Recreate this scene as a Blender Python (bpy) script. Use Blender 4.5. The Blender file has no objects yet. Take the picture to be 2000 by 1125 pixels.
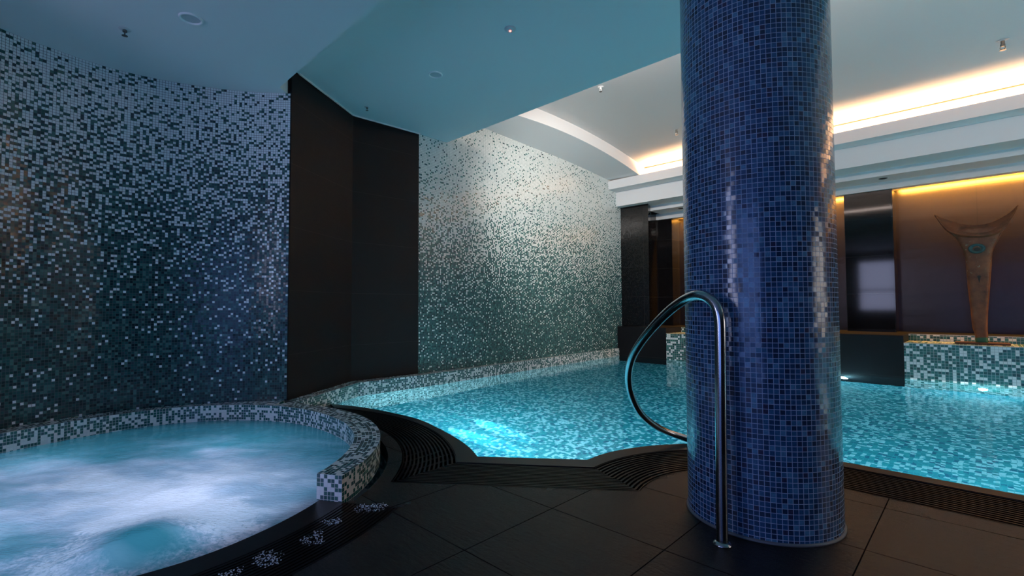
import bpy, bmesh, math, random
from mathutils import Vector, Matrix, noise
from mathutils.geometry import tessellate_polygon
random.seed(7)
PI = math.pi
scene = bpy.context.scene
COL = scene.collection

# ------------------------------------------------------------------ helpers
def tag(o, label=None, cat=None, group=None, kind=None):
    if label: o['label'] = label
    if cat: o['category'] = cat
    if group: o['group'] = group
    if kind: o['kind'] = kind
    return o

def empty(name, loc, label=None, cat=None, group=None):
    o = bpy.data.objects.new(name, None)
    o.empty_display_size = 0.1
    COL.objects.link(o)
    o.location = loc
    return tag(o, label, cat, group)

def add_mesh(name, V, F, mat, UV=None, parent=None, smooth=False, solid=None, loc=None):
    """V verts, F faces, UV = list of per-face lists of uv, or f(vert)->uv"""
    me = bpy.data.meshes.new(name)
    me.from_pydata([tuple(v) for v in V], [], [tuple(f) for f in F])
    uvl = me.uv_layers.new(name='UVMap')
    li = 0
    for fi, f in enumerate(F):
        for k, vi in enumerate(f):
            if UV is None:
                uv = (V[vi][0], V[vi][1])
            elif callable(UV):
                uv = UV(V[vi])
            else:
                uv = UV[fi][k]
            uvl.data[li].uv = uv
            li += 1
    if smooth:
        for p in me.polygons: p.use_smooth = True
    me.materials.append(mat)
    me.update()
    o = bpy.data.objects.new(name, me)
    COL.objects.link(o)
    if loc is not None: o.location = loc
    if parent is not None: o.parent = parent
    if solid:
        m = o.modifiers.new('thick', 'SOLIDIFY'); m.thickness = abs(solid); m.offset = -1 if solid > 0 else 1
    return o

class MB:
    """collects shapes with uv, builds one mesh"""
    def __init__(s): s.V = []; s.F = []; s.U = []
    def face(s, pts, uv):
        n = len(s.V); s.V += [tuple(p) for p in pts]; s.F.append(list(range(n, n+len(pts)))); s.U.append([tuple(u) for u in uv])
    def strip(s, A, B, ua, ub, va, vb):
        """quads between polylines A and B (same count). ua: per-point u; va/vb: v of A / B (float or list)"""
        for i in range(len(A)-1):
            g = lambda v, k: v[k] if isinstance(v, (list, tuple)) else v
            s.face([A[i], A[i+1], B[i+1], B[i]], [(ua[i], g(va, i)), (ua[i+1], g(va, i+1)), (ub[i+1], g(vb, i+1)), (ub[i], g(vb, i))])
    def poly(s, pts, z, flip=False, uvf=None):
        """filled polygon (possibly concave) at height z"""
        P = [Vector((p[0], p[1], z)) for p in pts]
        for t in tessellate_polygon([P]):
            a, b, c = [P[i] for i in t]
            nz = (b-a).cross(c-a).z
            if (nz < 0) != flip: a, c = c, a
            q = [a, b, c]
            s.face(q, [(uvf(v) if uvf else (v.x, v.y)) for v in q])
    def box(s, x0, x1, y0, y1, z0, z1):
        v = [(x0,y0),(x1,y0),(x1,y1),(x0,y1)]
        s.face([(x,y,z1) for x,y in v], v)
        s.face([(x,y,z0) for x,y in reversed(v)], list(reversed(v)))
        for i in range(4):
            a, b = v[i], v[(i+1)%4]
            ua = a[0] if abs(a[1]-b[1])<1e-9 else a[1]; ub = b[0] if abs(a[1]-b[1])<1e-9 else b[1]
            s.face([(*a,z0),(*b,z0),(*b,z1),(*a,z1)], [(ua,z0),(ub,z0),(ub,z1),(ua,z1)])
    def prism(s, pts, z0, z1):
        n = len(pts); area = sum(pts[i][0]*pts[(i+1)%n][1]-pts[(i+1)%n][0]*pts[i][1] for i in range(n))
        if area < 0: pts = list(reversed(pts))
        s.poly(pts, z1); s.poly(pts, z0, flip=True)
        u = 0
        for i in range(n):
            a, b = pts[i], pts[(i+1)%n]; l = math.dist(a[:2], b[:2])
            s.face([(a[0],a[1],z0),(b[0],b[1],z0),(b[0],b[1],z1),(a[0],a[1],z1)], [(u,z0),(u+l,z0),(u+l,z1),(u,z1)])
            u += l
    def bar(s, P, w, z0, z1):
        """box-section bar along a 2-D polyline"""
        L = offset(P, w/2); R = offset(P, -w/2)
        U = lens(P)
        f = lambda Q, z: [(p[0], p[1], z) for p in Q]
        s.strip(f(R,z1), f(L,z1), U, U, 0, w)
        s.strip(f(R,z0), f(R,z1), U, U, z0, z1)
        s.strip(f(L,z1), f(L,z0), U, U, z1, z0)
        for i in (0, -1):
            q = [(*R[i][:2],z0),(*L[i][:2],z0),(*L[i][:2],z1),(*R[i][:2],z1)]
            if i == 0: q.reverse()
            s.face(q, [(0,0),(w,0),(w,.01),(0,.01)])
    def build(s, name, mat, parent=None, smooth=False, solid=None, merge=False, loc=None, bevel=0):
        o = add_mesh(name, s.V, s.F, mat, s.U, parent, smooth, solid, loc)
        if merge or smooth or bevel:
            bm = bmesh.new(); bm.from_mesh(o.data)
            bmesh.ops.remove_doubles(bm, verts=bm.verts, dist=1e-5); bm.to_mesh(o.data); bm.free()
        if bevel:
            m = o.modifiers.new('b', 'BEVEL'); m.width = bevel; m.segments = 2; m.limit_method = 'ANGLE'
        return o

def lens(P):
    u = [0.0]
    for i in range(1, len(P)): u.append(u[-1] + math.dist(P[i-1][:2], P[i][:2]))
    return u

def offset(P, d):
    out = []
    n = len(P)
    for i in range(n):
        a = P[max(0, i-1)]; b = P[min(n-1, i+1)]
        tx, ty = b[0]-a[0], b[1]-a[1]; l = math.hypot(tx, ty) or 1
        out.append((P[i][0]-ty/l*d, P[i][1]+tx/l*d))
    return out

def spline(P, per=8):
    """Catmull-Rom through points of any dimension"""
    P = [tuple(p) for p in P]; out = []
    n = len(P); D = len(P[0])
    for i in range(n-1):
        p0 = P[i-1] if i else tuple(2*P[0][k]-P[1][k] for k in range(D))
        p1, p2 = P[i], P[i+1]
        p3 = P[i+2] if i+2 < n else tuple(2*P[n-1][k]-P[n-2][k] for k in range(D))
        for j in range(per):
            t = j/per
            out.append(tuple(.5*((2*p1[k])+(-p0[k]+p2[k])*t+(2*p0[k]-5*p1[k]+4*p2[k]-p3[k])*t*t+(-p0[k]+3*p1[k]-3*p2[k]+p3[k])*t**3) for k in range(D)))
    out.append(P[-1])
    return out

def resample(P, n):
    U = lens(P); L = U[-1]; out = []; k = 0
    for i in range(n):
        t = L*i/(n-1)
        while k < len(U)-2 and U[k+1] < t: k += 1
        f = (t-U[k])/max(1e-9, U[k+1]-U[k]); f = min(1, max(0, f))
        out.append((P[k][0]+(P[k+1][0]-P[k][0])*f, P[k][1]+(P[k+1][1]-P[k][1])*f))
    return out

def arc(c, r0, a0, a1, n, r1=None):
    r1 = r0 if r1 is None else r1
    return [(c[0]+(r0+(r1-r0)*i/(n-1))*math.cos(math.radians(a0+(a1-a0)*i/(n-1))), c[1]+(r0+(r1-r0)*i/(n-1))*math.sin(math.radians(a0+(a1-a0)*i/(n-1)))) for i in range(n)]

def tube(mb, P, r, seg=20, cap=True):
    P = [Vector(p) for p in P]; n = len(P)
    T = [(P[min(n-1,i+1)]-P[max(0,i-1)]).normalized() for i in range(n)]
    x = T[0].orthogonal().normalized(); rings = []; u = 0; us = []
    for i in range(n):
        x = (x - T[i]*x.dot(T[i])).normalized(); y = T[i].cross(x)
        rr = r[i] if isinstance(r, (list, tuple)) else r
        rings.append([P[i]+(x*math.cos(2*PI*k/seg)+y*math.sin(2*PI*k/seg))*rr for k in range(seg+1)])
        us.append(u); u += (P[min(n-1,i+1)]-P[i]).length
    for i in range(n-1):
        for k in range(seg):
            mb.face([rings[i][k], rings[i][k+1], rings[i+1][k+1], rings[i+1][k]], [(k/seg, us[i]), ((k+1)/seg, us[i]), ((k+1)/seg, us[i+1]), (k/seg, us[i+1])])
    if cap:
        mb.face(list(reversed(rings[0][:-1])), [(0,0)]*seg); mb.face(rings[-1][:-1], [(0,0)]*seg)

def lathe(mb, prof, c=(0,0,0), seg=32):
    """prof: (r, z) list"""
    for i in range(len(prof)-1):
        (r0,z0),(r1,z1) = prof[i], prof[i+1]
        for k in range(seg):
            a, b = 2*PI*k/seg, 2*PI*(k+1)/seg
            q = [(c[0]+r0*math.cos(a), c[1]+r0*math.sin(a), c[2]+z0), (c[0]+r0*math.cos(b), c[1]+r0*math.sin(b), c[2]+z0),
                 (c[0]+r1*math.cos(b), c[1]+r1*math.sin(b), c[2]+z1), (c[0]+r1*math.cos(a), c[1]+r1*math.sin(a), c[2]+z1)]
            if r0 < 1e-6: q = [q[0], q[2], q[3]]
            elif r1 < 1e-6: q = q[:3]
            mb.face(q, [(p[0], p[1]) for p in q])

# ------------------------------------------------------------------ materials
class NT:
    def __init__(s, name):
        s.m = bpy.data.materials.new(name); s.m.use_nodes = True
        s.t = s.m.node_tree; s.t.nodes.clear()
        s.out = s.t.nodes.new('ShaderNodeOutputMaterial')
    def n(s, typ, **kw):
        nd = s.t.nodes.new(typ)
        for k, v in kw.items(): setattr(nd, k, v)
        return nd
    def l(s, a, b): s.t.links.new(a, b)
    def val(s, sock, v):
        if hasattr(v, 'is_output'): s.l(v, sock)
        else: sock.default_value = v
    def math(s, op, a, b=None, c=None, clamp=False):
        nd = s.n('ShaderNodeMath', operation=op, use_clamp=clamp)
        s.val(nd.inputs[0], a)
        if b is not None: s.val(nd.inputs[1], b)
        if c is not None: s.val(nd.inputs[2], c)
        return nd.outputs[0]
    def vmath(s, op, a, b=None):
        nd = s.n('ShaderNodeVectorMath', operation=op)
        s.val(nd.inputs[0], a)
        if b is not None: s.val(nd.inputs[1], b)
        return nd.outputs[0]
    def mix(s, f, a, b, blend='MIX'):
        nd = s.n('ShaderNodeMix', data_type='RGBA', blend_type=blend)
        s.val(nd.inputs[0], f); s.val(nd.inputs[6], a); s.val(nd.inputs[7], b)
        return nd.outputs[2]
    def ramp(s, f, stops, interp='LINEAR'):
        nd = s.n('ShaderNodeValToRGB'); cr = nd.color_ramp; cr.interpolation = interp
        while len(cr.elements) > 1: cr.elements.remove(cr.elements[-1])
        cr.elements[0].position = stops[0][0]; cr.elements[0].color = (*stops[0][1], 1)
        for p, c in stops[1:]:
            e = cr.elements.new(p); e.color = (*c, 1)
        s.val(nd.inputs[0], f)
        return nd.outputs[0]
    def uv(s): return s.n('ShaderNodeUVMap', uv_map='UVMap').outputs[0]
    def noise(s, vec, scale, detail=3, rough=.5, dist=0):
        nd = s.n('ShaderNodeTexNoise'); s.l(vec, nd.inputs['Vector'])
        nd.inputs['Scale'].default_value = scale; nd.inputs['Detail'].default_value = detail
        nd.inputs['Roughness'].default_value = rough; nd.inputs['Distortion'].default_value = dist
        return nd
    def pos(s): return s.n('ShaderNodeNewGeometry').outputs['Position']
    def bump(s, h, strength, dist=.01):
        nd = s.n('ShaderNodeBump'); nd.inputs['Strength'].default_value = strength; nd.inputs['Distance'].default_value = dist
        s.l(h, nd.inputs['Height']); return nd.outputs[0]
    def bsdf(s, color, rough=.5, metal=0., spec=.5, normal=None, coat=0., emis=None, estr=0, aniso=0):
        b = s.n('ShaderNodeBsdfPrincipled')
        s.val(b.inputs['Base Color'], color if hasattr(color, 'is_output') else (*color, 1))
        s.val(b.inputs['Roughness'], rough); s.val(b.inputs['Metallic'], metal)
        s.val(b.inputs['Specular IOR Level'], spec)
        if coat: b.inputs['Coat Weight'].default_value = coat; b.inputs['Coat Roughness'].default_value = .1
        if aniso: b.inputs['Anisotropic'].default_value = aniso
        if normal is not None: s.l(normal, b.inputs['Normal'])
        if emis: b.inputs['Emission Color'].default_value = (*emis, 1); b.inputs['Emission Strength'].default_value = estr
        s.l(b.outputs[0], s.out.inputs[0]); return b

def flat(name, color, rough=.5, metal=0., spec=.5, emis=None, estr=0, nscale=0, namp=.15, bump=0):
    t = NT(name)
    if nscale:
        nz = t.noise(t.pos(), nscale, 4)
        col = t.mix(nz.outputs[0], (*[c*(1-namp) for c in color], 1), (*[min(1, c*(1+namp)) for c in color], 1))
        nrm = t.bump(nz.outputs[0], bump, .004) if bump else None
        t.bsdf(col, rough, metal, spec, nrm, emis=emis, estr=estr)
    else:
        t.bsdf(color, rough, metal, spec, emis=emis, estr=estr)
    return t.m

def dinv(P, DM):
    """threshold on dither mix that gives share P"""
    if DM <= 0: return P
    a, b = DM, 1-DM
    lo, hi = 0., 1.
    for _ in range(40):
        t = (lo+hi)/2; c = lambda x: max(0, x)**2
        F = (c(t)-c(t-a)-c(t-b)+c(t-1))/(2*a*b)
        if F < P: lo = t
        else: hi = t
    return t
def mosaic(name, pitch, dark, white, grout, p=None, grad=None, gw=.11, rough=.18, tilt=.05, spec=.5, streak=0, wvar=.25, iri=0, gmix=1.0, dm=0):
    """small square glass tiles; p = share of white tiles, or grad = list of (height, share)"""
    t = NT(name)
    uv = t.uv()
    sc = t.vmath('MULTIPLY', uv, (1/pitch, 1/pitch, 0))
    cell = t.vmath('FLOOR', sc); fr = t.vmath('FRACTION', sc)
    wn = t.n('ShaderNodeTexWhiteNoise', noise_dimensions='2D'); t.l(cell, wn.inputs['Vector'])
    sep = t.n('ShaderNodeSeparateColor'); t.l(wn.outputs['Color'], sep.inputs[0])
    fx = t.n('ShaderNodeSeparateXYZ'); t.l(fr, fx.inputs[0])
    ax = t.math('ABSOLUTE', t.math('SUBTRACT', fx.outputs[0], .5)); ay = t.math('ABSOLUTE', t.math('SUBTRACT', fx.outputs[1], .5))
    gm = t.math('GREATER_THAN', t.math('MAXIMUM', ax, ay), .5-gw/2)
    dcol = t.ramp(sep.outputs[0], dark, 'CONSTANT')
    if streak:
        mp = t.n('ShaderNodeMapping'); t.l(uv, mp.inputs[0])
        ang = t.math('MULTIPLY', t.math('GREATER_THAN', sep.outputs[2], .5), 1.0)
        a = t.noise(t.vmath('MULTIPLY', uv, (60, 330, 0)), 1, 2).outputs[0]; b = t.noise(t.vmath('MULTIPLY', uv, (330, 60, 0)), 1, 2).outputs[0]
        nd = t.n('ShaderNodeMix', data_type='FLOAT'); t.l(ang, nd.inputs[0]); t.l(a, nd.inputs[2]); t.l(b, nd.inputs[3])
        k = t.math('MULTIPLY_ADD', t.math('SUBTRACT', nd.outputs[0], .5), streak*2, 1.0)
        hs = t.n('ShaderNodeHueSaturation'); t.l(dcol, hs.inputs['Color']); t.l(k, hs.inputs['Value']); dcol = hs.outputs[0]
    col = dcol
    if white is not None:
        if grad:
            h = t.math('DIVIDE', t.math('SUBTRACT', t.n('ShaderNodeSeparateXYZ').outputs[1], 0), 1)
            sx = t.n('ShaderNodeSeparateXYZ'); t.l(cell, sx.inputs[0])
            zmin, zmax = grad[0][0], grad[-1][0]
            h = t.math('DIVIDE', t.math('SUBTRACT', t.math('MULTIPLY', sx.outputs[1], pitch), zmin), zmax-zmin, clamp=True)
            pr = t.ramp(h, [((z-zmin)/(zmax-zmin), (dinv(q, dm),)*3) for z, q in grad])
        else: pr = dinv(p, dm)
        sc2 = t.n('ShaderNodeSeparateXYZ'); t.l(cell, sc2.inputs[0])
        dith = t.math('FRACT', t.math('ADD', t.math('MULTIPLY', sc2.outputs[0], .754877), t.math('MULTIPLY', sc2.outputs[1], .569840)))
        rv = t.math('ADD', t.math('MULTIPLY', dith, dm), t.math('MULTIPLY', wn.outputs['Value'], 1-dm))
        isw = t.math('LESS_THAN', rv, pr)
        w2 = t.mix(t.math('MULTIPLY', sep.outputs[1], wvar), (*white, 1), (white[0]*.4, white[1]*.5, white[2]*.52, 1))
        col = t.mix(isw, dcol, w2)
    col = t.mix(t.math('MULTIPLY', gm, gmix), col, (*grout, 1))
    rnd = t.vmath('MULTIPLY', t.vmath('SUBTRACT', wn.outputs['Color'], (.5, .5, .5)), (tilt, tilt, tilt))
    nrm = t.vmath('NORMALIZE', t.vmath('ADD', t.n('ShaderNodeNewGeometry').outputs['Normal'], rnd))
    rg = t.math('MULTIPLY_ADD', gm, .5, rough, clamp=True)
    t.bsdf(col, rg, 0, spec, nrm)
    return t.m

TEAL = [(0, (.006, .022, .028)), (.22, (.012, .05, .055)), (.5, (.02, .085, .088)), (.78, (.06, .16, .15)), (.93, (.03, .06, .075))]
TEAL_F = [(0, (.012, .040, .046)), (.2, (.022, .078, .082)), (.5, (.036, .125, .125)), (.78, (.09, .22, .205)), (.93, (.05, .09, .105))]
TEAL_CURB = [(0, (.008, .05, .055)), (.3, (.012, .085, .085)), (.6, (.02, .12, .11)), (.85, (.035, .10, .12))]
BLUE = [(0, (.011, .026, .062)), (.14, (.013, .042, .098)), (.42, (.019, .063, .145)), (.70, (.030, .098, .190)), (.88, (.06, .165, .27)), (.96, (.026, .028, .066))]
POOLT = [(0, (.010, .17, .22)), (.3, (.014, .24, .29)), (.65, (.03, .30, .34)), (.88, (.010, .13, .21))]
PITCH = .0215
M = {}
M['mosaic_feature'] = mosaic('feature_mosaic', PITCH, TEAL_F, (.82, .86, .83), (.09, .13, .13), grad=[(.1, .06), (.7, .10), (1.2, .18), (1.6, .32), (2.0, .52), (2.4, .74), (2.8, .87), (3.6, .93)], tilt=.07, rough=.2, dm=.42)
M['mosaic_spa'] = mosaic('spa_wall_mosaic', PITCH, TEAL, (.78, .84, .86), (.06, .085, .095), grad=[(.1, .035), (.8, .06), (1.4, .17), (1.9, .36), (2.3, .55), (2.7, .74), (3.1, .86)], tilt=.10, rough=.18, spec=.28, dm=.5)
M['mosaic_curb'] = mosaic('curb_mosaic', PITCH, TEAL_CURB, (.80, .80, .78), (.62, .64, .63), p=.40, tilt=.03, rough=.22, gw=.10, wvar=.15)
M['mosaic_ledge'] = mosaic('ledge_mosaic', .036, [(0, (.008, .06, .055)), (.5, (.015, .11, .10)), (.8, (.03, .15, .13))], (.80, .80, .78), (.35, .38, .36), p=.34, tilt=.03, rough=.25, gw=.11, wvar=.12)
M['mosaic_column'] = mosaic('column_mosaic', PITCH, BLUE, None, (.30, .37, .50), tilt=.08, rough=.17, gw=.10, streak=.55, spec=.6)
M['mosaic_pool'] = mosaic('pool_mosaic', .032, POOLT, (.52, .74, .80), (.08, .36, .42), p=.34, tilt=.0, rough=.4, gw=.08, wvar=.2)

def stone(name, c0, c1, rough, gap, uoff=(0, 0), size=(.6, .6), gw=.004, bump=.15, gcol=(.05, .048, .045), nsc=18, gu=True, spec=.12):
    t = NT(name); uv = t.uv()
    nz = t.noise(t.vmath('MULTIPLY', uv, (1, 3, 1)), nsc, 6, .65); n2 = t.noise(uv, 2.2, 3)
    col = t.mix(nz.outputs[0], (*c0, 1), (*c1, 1)); col = t.mix(t.math('MULTIPLY', n2.outputs[0], .5), col, (*[c*.6 for c in c0], 1))
    s = t.n('ShaderNodeSeparateXYZ'); t.l(t.vmath('ADD', uv, (-uoff[0], -uoff[1], 0)), s.inputs[0])
    def line(c, sz):
        f = t.math('FRACT', t.math('DIVIDE', c, sz)); d = t.math('SUBTRACT', .5, t.math('ABSOLUTE', t.math('SUBTRACT', f, .5)))
        return t.math('LESS_THAN', t.math('MULTIPLY', d, sz), gw/2)
    g = line(s.outputs[1], size[1])
    if gu: g = t.math('MAXIMUM', g, line(s.outputs[0], size[0]))
    col = t.mix(g, col, (*gcol, 1))
    nrm = t.bump(nz.outputs[0], bump, .006)
    rr = t.math('MULTIPLY_ADD', nz.outputs[0], .25*min(1, rough*2), rough-.1*min(1, rough*2))
    t.bsdf(col, rr, 0, spec, nrm)
    return t.m
M['panel_stone'] = stone('dark_stone_cladding', (.0078, .0076, .0088), (.0140, .0135, .0155), .55, 0, (0, -.05), (.92, .6), .003, .05, (.035, .033, .032), 14, gu=False)
M['pillar_stone'] = stone('dark_pillar_cladding', (.006, .0055, .006), (.010, .009, .0095), .06, 0, (0, -.03), (.62, .6), .003, 0, (.04, .036, .034), 14, spec=.3)
M['plinth_stone'] = stone('dark_plinth_stone', (.008, .008, .0095), (.014, .0135, .0155), .5, 0, (0, 0), (9, 9), .002, .05, nsc=14)

def floor_mat():
    t = NT('wet_slate_floor'); uv = t.uv()
    st = t.vmath('MULTIPLY', uv, (1.2, 5, 1))
    nz = t.noise(st, 9, 8, .68); n2 = t.noise(uv, 3.1, 3); n3 = t.noise(uv, 62, 3, .6)
    col = t.mix(nz.outputs[0], (.002, .002, .0025, 1), (.024, .021, .021, 1))
    s = t.n('ShaderNodeSeparateXYZ'); t.l(uv, s.inputs[0])
    def line(c, off, sz):
        f = t.math('FRACT', t.math('DIVIDE', t.math('SUBTRACT', c, off), sz)); d = t.math('SUBTRACT', .5, t.math('ABSOLUTE', t.math('SUBTRACT', f, .5)))
        return t.math('LESS_THAN', t.math('MULTIPLY', d, sz), .0024)
    g = t.math('MAXIMUM', line(s.outputs[1], 1.31, .565), line(s.outputs[0], -.367, .59))
    col = t.mix(t.math('MULTIPLY', g, .8), col, (.003, .003, .003, 1))
    h = t.math('ADD', t.math('MULTIPLY', nz.outputs[0], .8), t.math('MULTIPLY', n3.outputs[0], .5))
    h = t.math('SUBTRACT', h, t.math('MULTIPLY', g, .8))
    nrm = t.bump(h, .8, .006)
    rr = t.math('MULTIPLY_ADD', n2.outputs[0], .08, .22)
    t.bsdf(col, rr, 0, t.math('MULTIPLY', t.math('SUBTRACT', 1, g), .13), nrm)
    return t.m
M['floor'] = floor_mat()
M['paint'] = flat('white_ceiling_paint', (.78, .79, .79), .75, nscale=160, namp=.015, bump=.08)
M['paint_beam'] = flat('white_beam_paint', (.80, .79, .78), .7)
M['coping'] = flat('black_stone_coping', (.010, .0095, .0105), .36, spec=.22, nscale=30, namp=.35, bump=.1)
M['grate'] = flat('black_grate_plastic', (.005, .005, .0055), .32, spec=.10)
M['channel'] = flat('black_channel', (.004, .004, .004), .6)
M['tub'] = mosaic('tub_mosaic', .024, POOLT, (.70, .88, .90), (.2, .45, .5), p=.4, tilt=0, rough=.4)
M['wall_dark'] = flat('dark_room_wall', (.05, .045, .045), .7)
M['gap'] = flat('painted_shadow_gap', (.12, .07, .04), .8)
M['grout_bead'] = flat('base_bead_grout', (.10, .10, .11), .5)
M['red_led'] = flat('red_led', (.8, .1, .1), .4, emis=(1, .15, .12), estr=6)
M['fixture'] = flat('white_fixture_trim', (.86, .86, .86), .45)
M['fixture_lens'] = flat('frosted_lens', (.56, .58, .60), .35)
M['fixture_dark'] = flat('dark_fixture', (.03, .03, .032), .4)
M['sprinkler'] = flat('sprinkler_chrome', (.22, .20, .18), .3, 1)
M['sprinkler_white'] = flat('sprinkler_white', (.75, .74, .72), .4)
M['uw_lens'] = flat('lit_pool_lens', (.9, .95, 1), .2, emis=(.85, .95, 1), estr=60)
M['steel_ring'] = flat('steel_ring', (.6, .6, .6), .3, 1)

def steel():
    t = NT('brushed_stainless_steel'); nz = t.noise(t.vmath('MULTIPLY', t.uv(), (260, 2, 1)), 1, 3)
    rr = t.math('MULTIPLY_ADD', nz.outputs[0], .12, .13)
    t.bsdf((.36, .36, .38), rr, 1, .5, None); return t.m
M['steel'] = steel()

def bronze():
    t = NT('brushed_bronze_sheet'); uv = t.uv()
    nz = t.noise(t.vmath('MULTIPLY', uv, (240, 3, 1)), 1, 4); n2 = t.noise(uv, 1.7, 3)
    s = t.n('ShaderNodeSeparateXYZ'); t.l(uv, s.inputs[0])
    seam = t.math('LESS_THAN', t.math('ABSOLUTE', t.math('SUBTRACT', t.math('FRACT', t.math('DIVIDE', t.math('SUBTRACT', s.outputs[0], .6), 1.2)), .5)), .0022)
    col = t.mix(nz.outputs[0], (.016, .012, .011, 1), (.032, .024, .021, 1)); col = t.mix(t.math('MULTIPLY', n2.outputs[0], .4), col, (.025, .021, .023, 1))
    col = t.mix(seam, col, (.01, .01, .01, 1))
    rr = t.math('MULTIPLY_ADD', nz.outputs[0], .12, .17)
    wv = t.noise(t.vmath('MULTIPLY', uv, (.35, 4, 1)), 1, 2)
    nrm = t.bump(t.math('ADD', t.math('MULTIPLY', nz.outputs[0], .10), wv.outputs[0]), .22, .02)
    t.bsdf(col, rr, .6, .4, nrm); return t.m
M['bronze'] = bronze()

def rust():
    t = NT('rusty_patinated_bronze'); p = t.pos()
    nz = t.noise(p, 7, 6, .6); n2 = t.noise(p, 26, 4, .6, 1.0)
    col = t.ramp(nz.outputs[0], [(.25, (.045, .018, .011)), (.5, (.14, .050, .025)), (.75, (.22, .085, .042))])
    sz = t.n('ShaderNodeSeparateXYZ'); t.l(p, sz.inputs[0])
    band = t.math('MULTIPLY', t.math('GREATER_THAN', n2.outputs[0], .655), t.math('LESS_THAN', t.math('ABSOLUTE', t.math('SUBTRACT', sz.outputs[2], 1.62)), .22))
    col = t.mix(band, col, (.22, .25, .20, 1))
    foot = t.math('LESS_THAN', t.math('ADD', sz.outputs[2], t.math('MULTIPLY', nz.outputs[0], .08)), .60)
    col = t.mix(foot, col, (.03, .13, .075, 1))
    t.bsdf(col, .58, .3, .4, t.bump(nz.outputs[0], .5, .02)); return t.m
M['rust'] = rust()
M['plate'] = flat('rusty_plate', (.075, .030, .020), .55, .3, nscale=12, namp=.4)
M['patina'] = flat('teal_patina', (.012, .055, .058), .45, .3, nscale=20, namp=.5, bump=.3)
M['hole'] = flat('black_hole', (.004, .004, .004), .7)

def water():
    t = NT('pool_water'); p = t.pos()
    n1 = t.noise(t.vmath('MULTIPLY', p, (1, 1, 1)), 3.4, 2, .5, .3); n2 = t.noise(p, 11, 2, .5)
    h = t.math('ADD', n1.outputs[0], t.math('MULTIPLY', n2.outputs[0], .30))
    nrm = t.bump(h, .35, .012)
    g = t.n('ShaderNodeBsdfRefraction'); g.inputs['Color'].default_value = (.40, .86, 1, 1); g.inputs['IOR'].default_value = 1.33; g.inputs['Roughness'].default_value = 0
    r = t.n('ShaderNodeBsdfGlossy'); r.inputs['Color'].default_value = (1, 1, 1, 1); r.inputs['Roughness'].default_value = .03
    f = t.n('ShaderNodeFresnel'); f.inputs['IOR'].default_value = 1.33
    for x in (g, r, f): t.l(nrm, x.inputs['Normal'])
    m = t.n('ShaderNodeMixShader'); t.l(f.outputs[0], m.inputs[0]); t.l(g.outputs[0], m.inputs[1]); t.l(r.outputs[0], m.inputs[2])
    t.l(m.outputs[0], t.out.inputs[0]); return t.m
M['water'] = water()

def spa_water():
    t = NT('foaming_spa_water'); p = t.pos()
    q = t.n('ShaderNodeMapping'); t.l(p, q.inputs[0]); q.inputs['Location'].default_value = (3.12, -.62, 0); 
    q.vector_type = 'POINT'
    rot = t.n('ShaderNodeVectorRotate', rotation_type='Z_AXIS'); t.l(q.outputs[0], rot.inputs['Vector']); rot.inputs['Angle'].default_value = math.radians(-38)
    st = t.vmath('MULTIPLY', rot.outputs[0], (1.0, 2.2, 1))
    n1 = t.noise(st, 1.25, 3, .5, .5); n2 = t.noise(st, 3.6, 3, .5, .4)
    d = t.n('ShaderNodeVectorMath', operation='LENGTH'); t.l(t.vmath('MULTIPLY', rot.outputs[0], (.72, 1.15, 0)), d.inputs[0])
    f = t.math('ADD', t.math('MULTIPLY', t.math('SUBTRACT', n1.outputs[0], .5), 2.0), t.math('MULTIPLY', t.math('SUBTRACT', n2.outputs[0], .5), .5))
    f = t.math('ADD', t.math('SUBTRACT', 1.22, t.math('MULTIPLY', d.outputs['Value'], .95)), f, clamp=True)
    # churned ridge of the jet near the lip; its shimmer is painted on as white
    dj = t.n('ShaderNodeVectorMath', operation='LENGTH'); t.l(t.vmath('MULTIPLY', t.vmath('ADD', p, (2.50, -.40, 0)), (1.0, 1.0, 0)), dj.inputs[0])
    ns = t.noise(t.vmath('MULTIPLY', p, (1, 1, 0)), 38, 5, .7, .6)
    rg = t.math('SUBTRACT', 1, t.math('MULTIPLY', t.math('ABSOLUTE', t.math('SUBTRACT', dj.outputs['Value'], t.math('MULTIPLY_ADD', n2.outputs[0], .45, .06))), 5), clamp=True)
    rg = t.math('MULTIPLY', rg, t.math('MULTIPLY_ADD', ns.outputs[0], 3.0, -1.0, clamp=True))
    core = t.math('SUBTRACT', 1, t.math('MULTIPLY', dj.outputs['Value'], 3.2), clamp=True)
    f = t.math('ADD', t.math('SUBTRACT', f, t.math('MULTIPLY', core, .42)), t.math('MULTIPLY', rg, .9), clamp=True)
    col = t.ramp(f, [(0, (.05, .23, .31)), (.35, (.15, .33, .45)), (.7, (.38, .47, .64)), (1, (.68, .70, .86))])
    n3 = t.noise(t.vmath('MULTIPLY', rot.outputs[0], (1, 2.6, 1)), 26, 4, .65, .5)
    nrm = t.bump(n3.outputs[0], .5, .012)
    df = t.n('ShaderNodeBsdfDiffuse'); tr = t.n('ShaderNodeBsdfTranslucent'); gl = t.n('ShaderNodeBsdfGlossy'); gl.inputs['Roughness'].default_value = .12
    t.l(col, df.inputs[0]); t.l(col, tr.inputs[0]); t.l(nrm, gl.inputs['Normal'])
    m = t.n('ShaderNodeMixShader'); m.inputs[0].default_value = .6; t.l(df.outputs[0], m.inputs[1]); t.l(tr.outputs[0], m.inputs[2])
    fr = t.n('ShaderNodeFresnel'); fr.inputs[0].default_value = 1.33; t.l(nrm, fr.inputs['Normal'])
    m2 = t.n('ShaderNodeMixShader'); t.l(fr.outputs[0], m2.inputs[0]); t.l(m.outputs[0], m2.inputs[1]); t.l(gl.outputs[0], m2.inputs[2])
    t.l(m2.outputs[0], t.out.inputs[0]); return t.m
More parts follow.
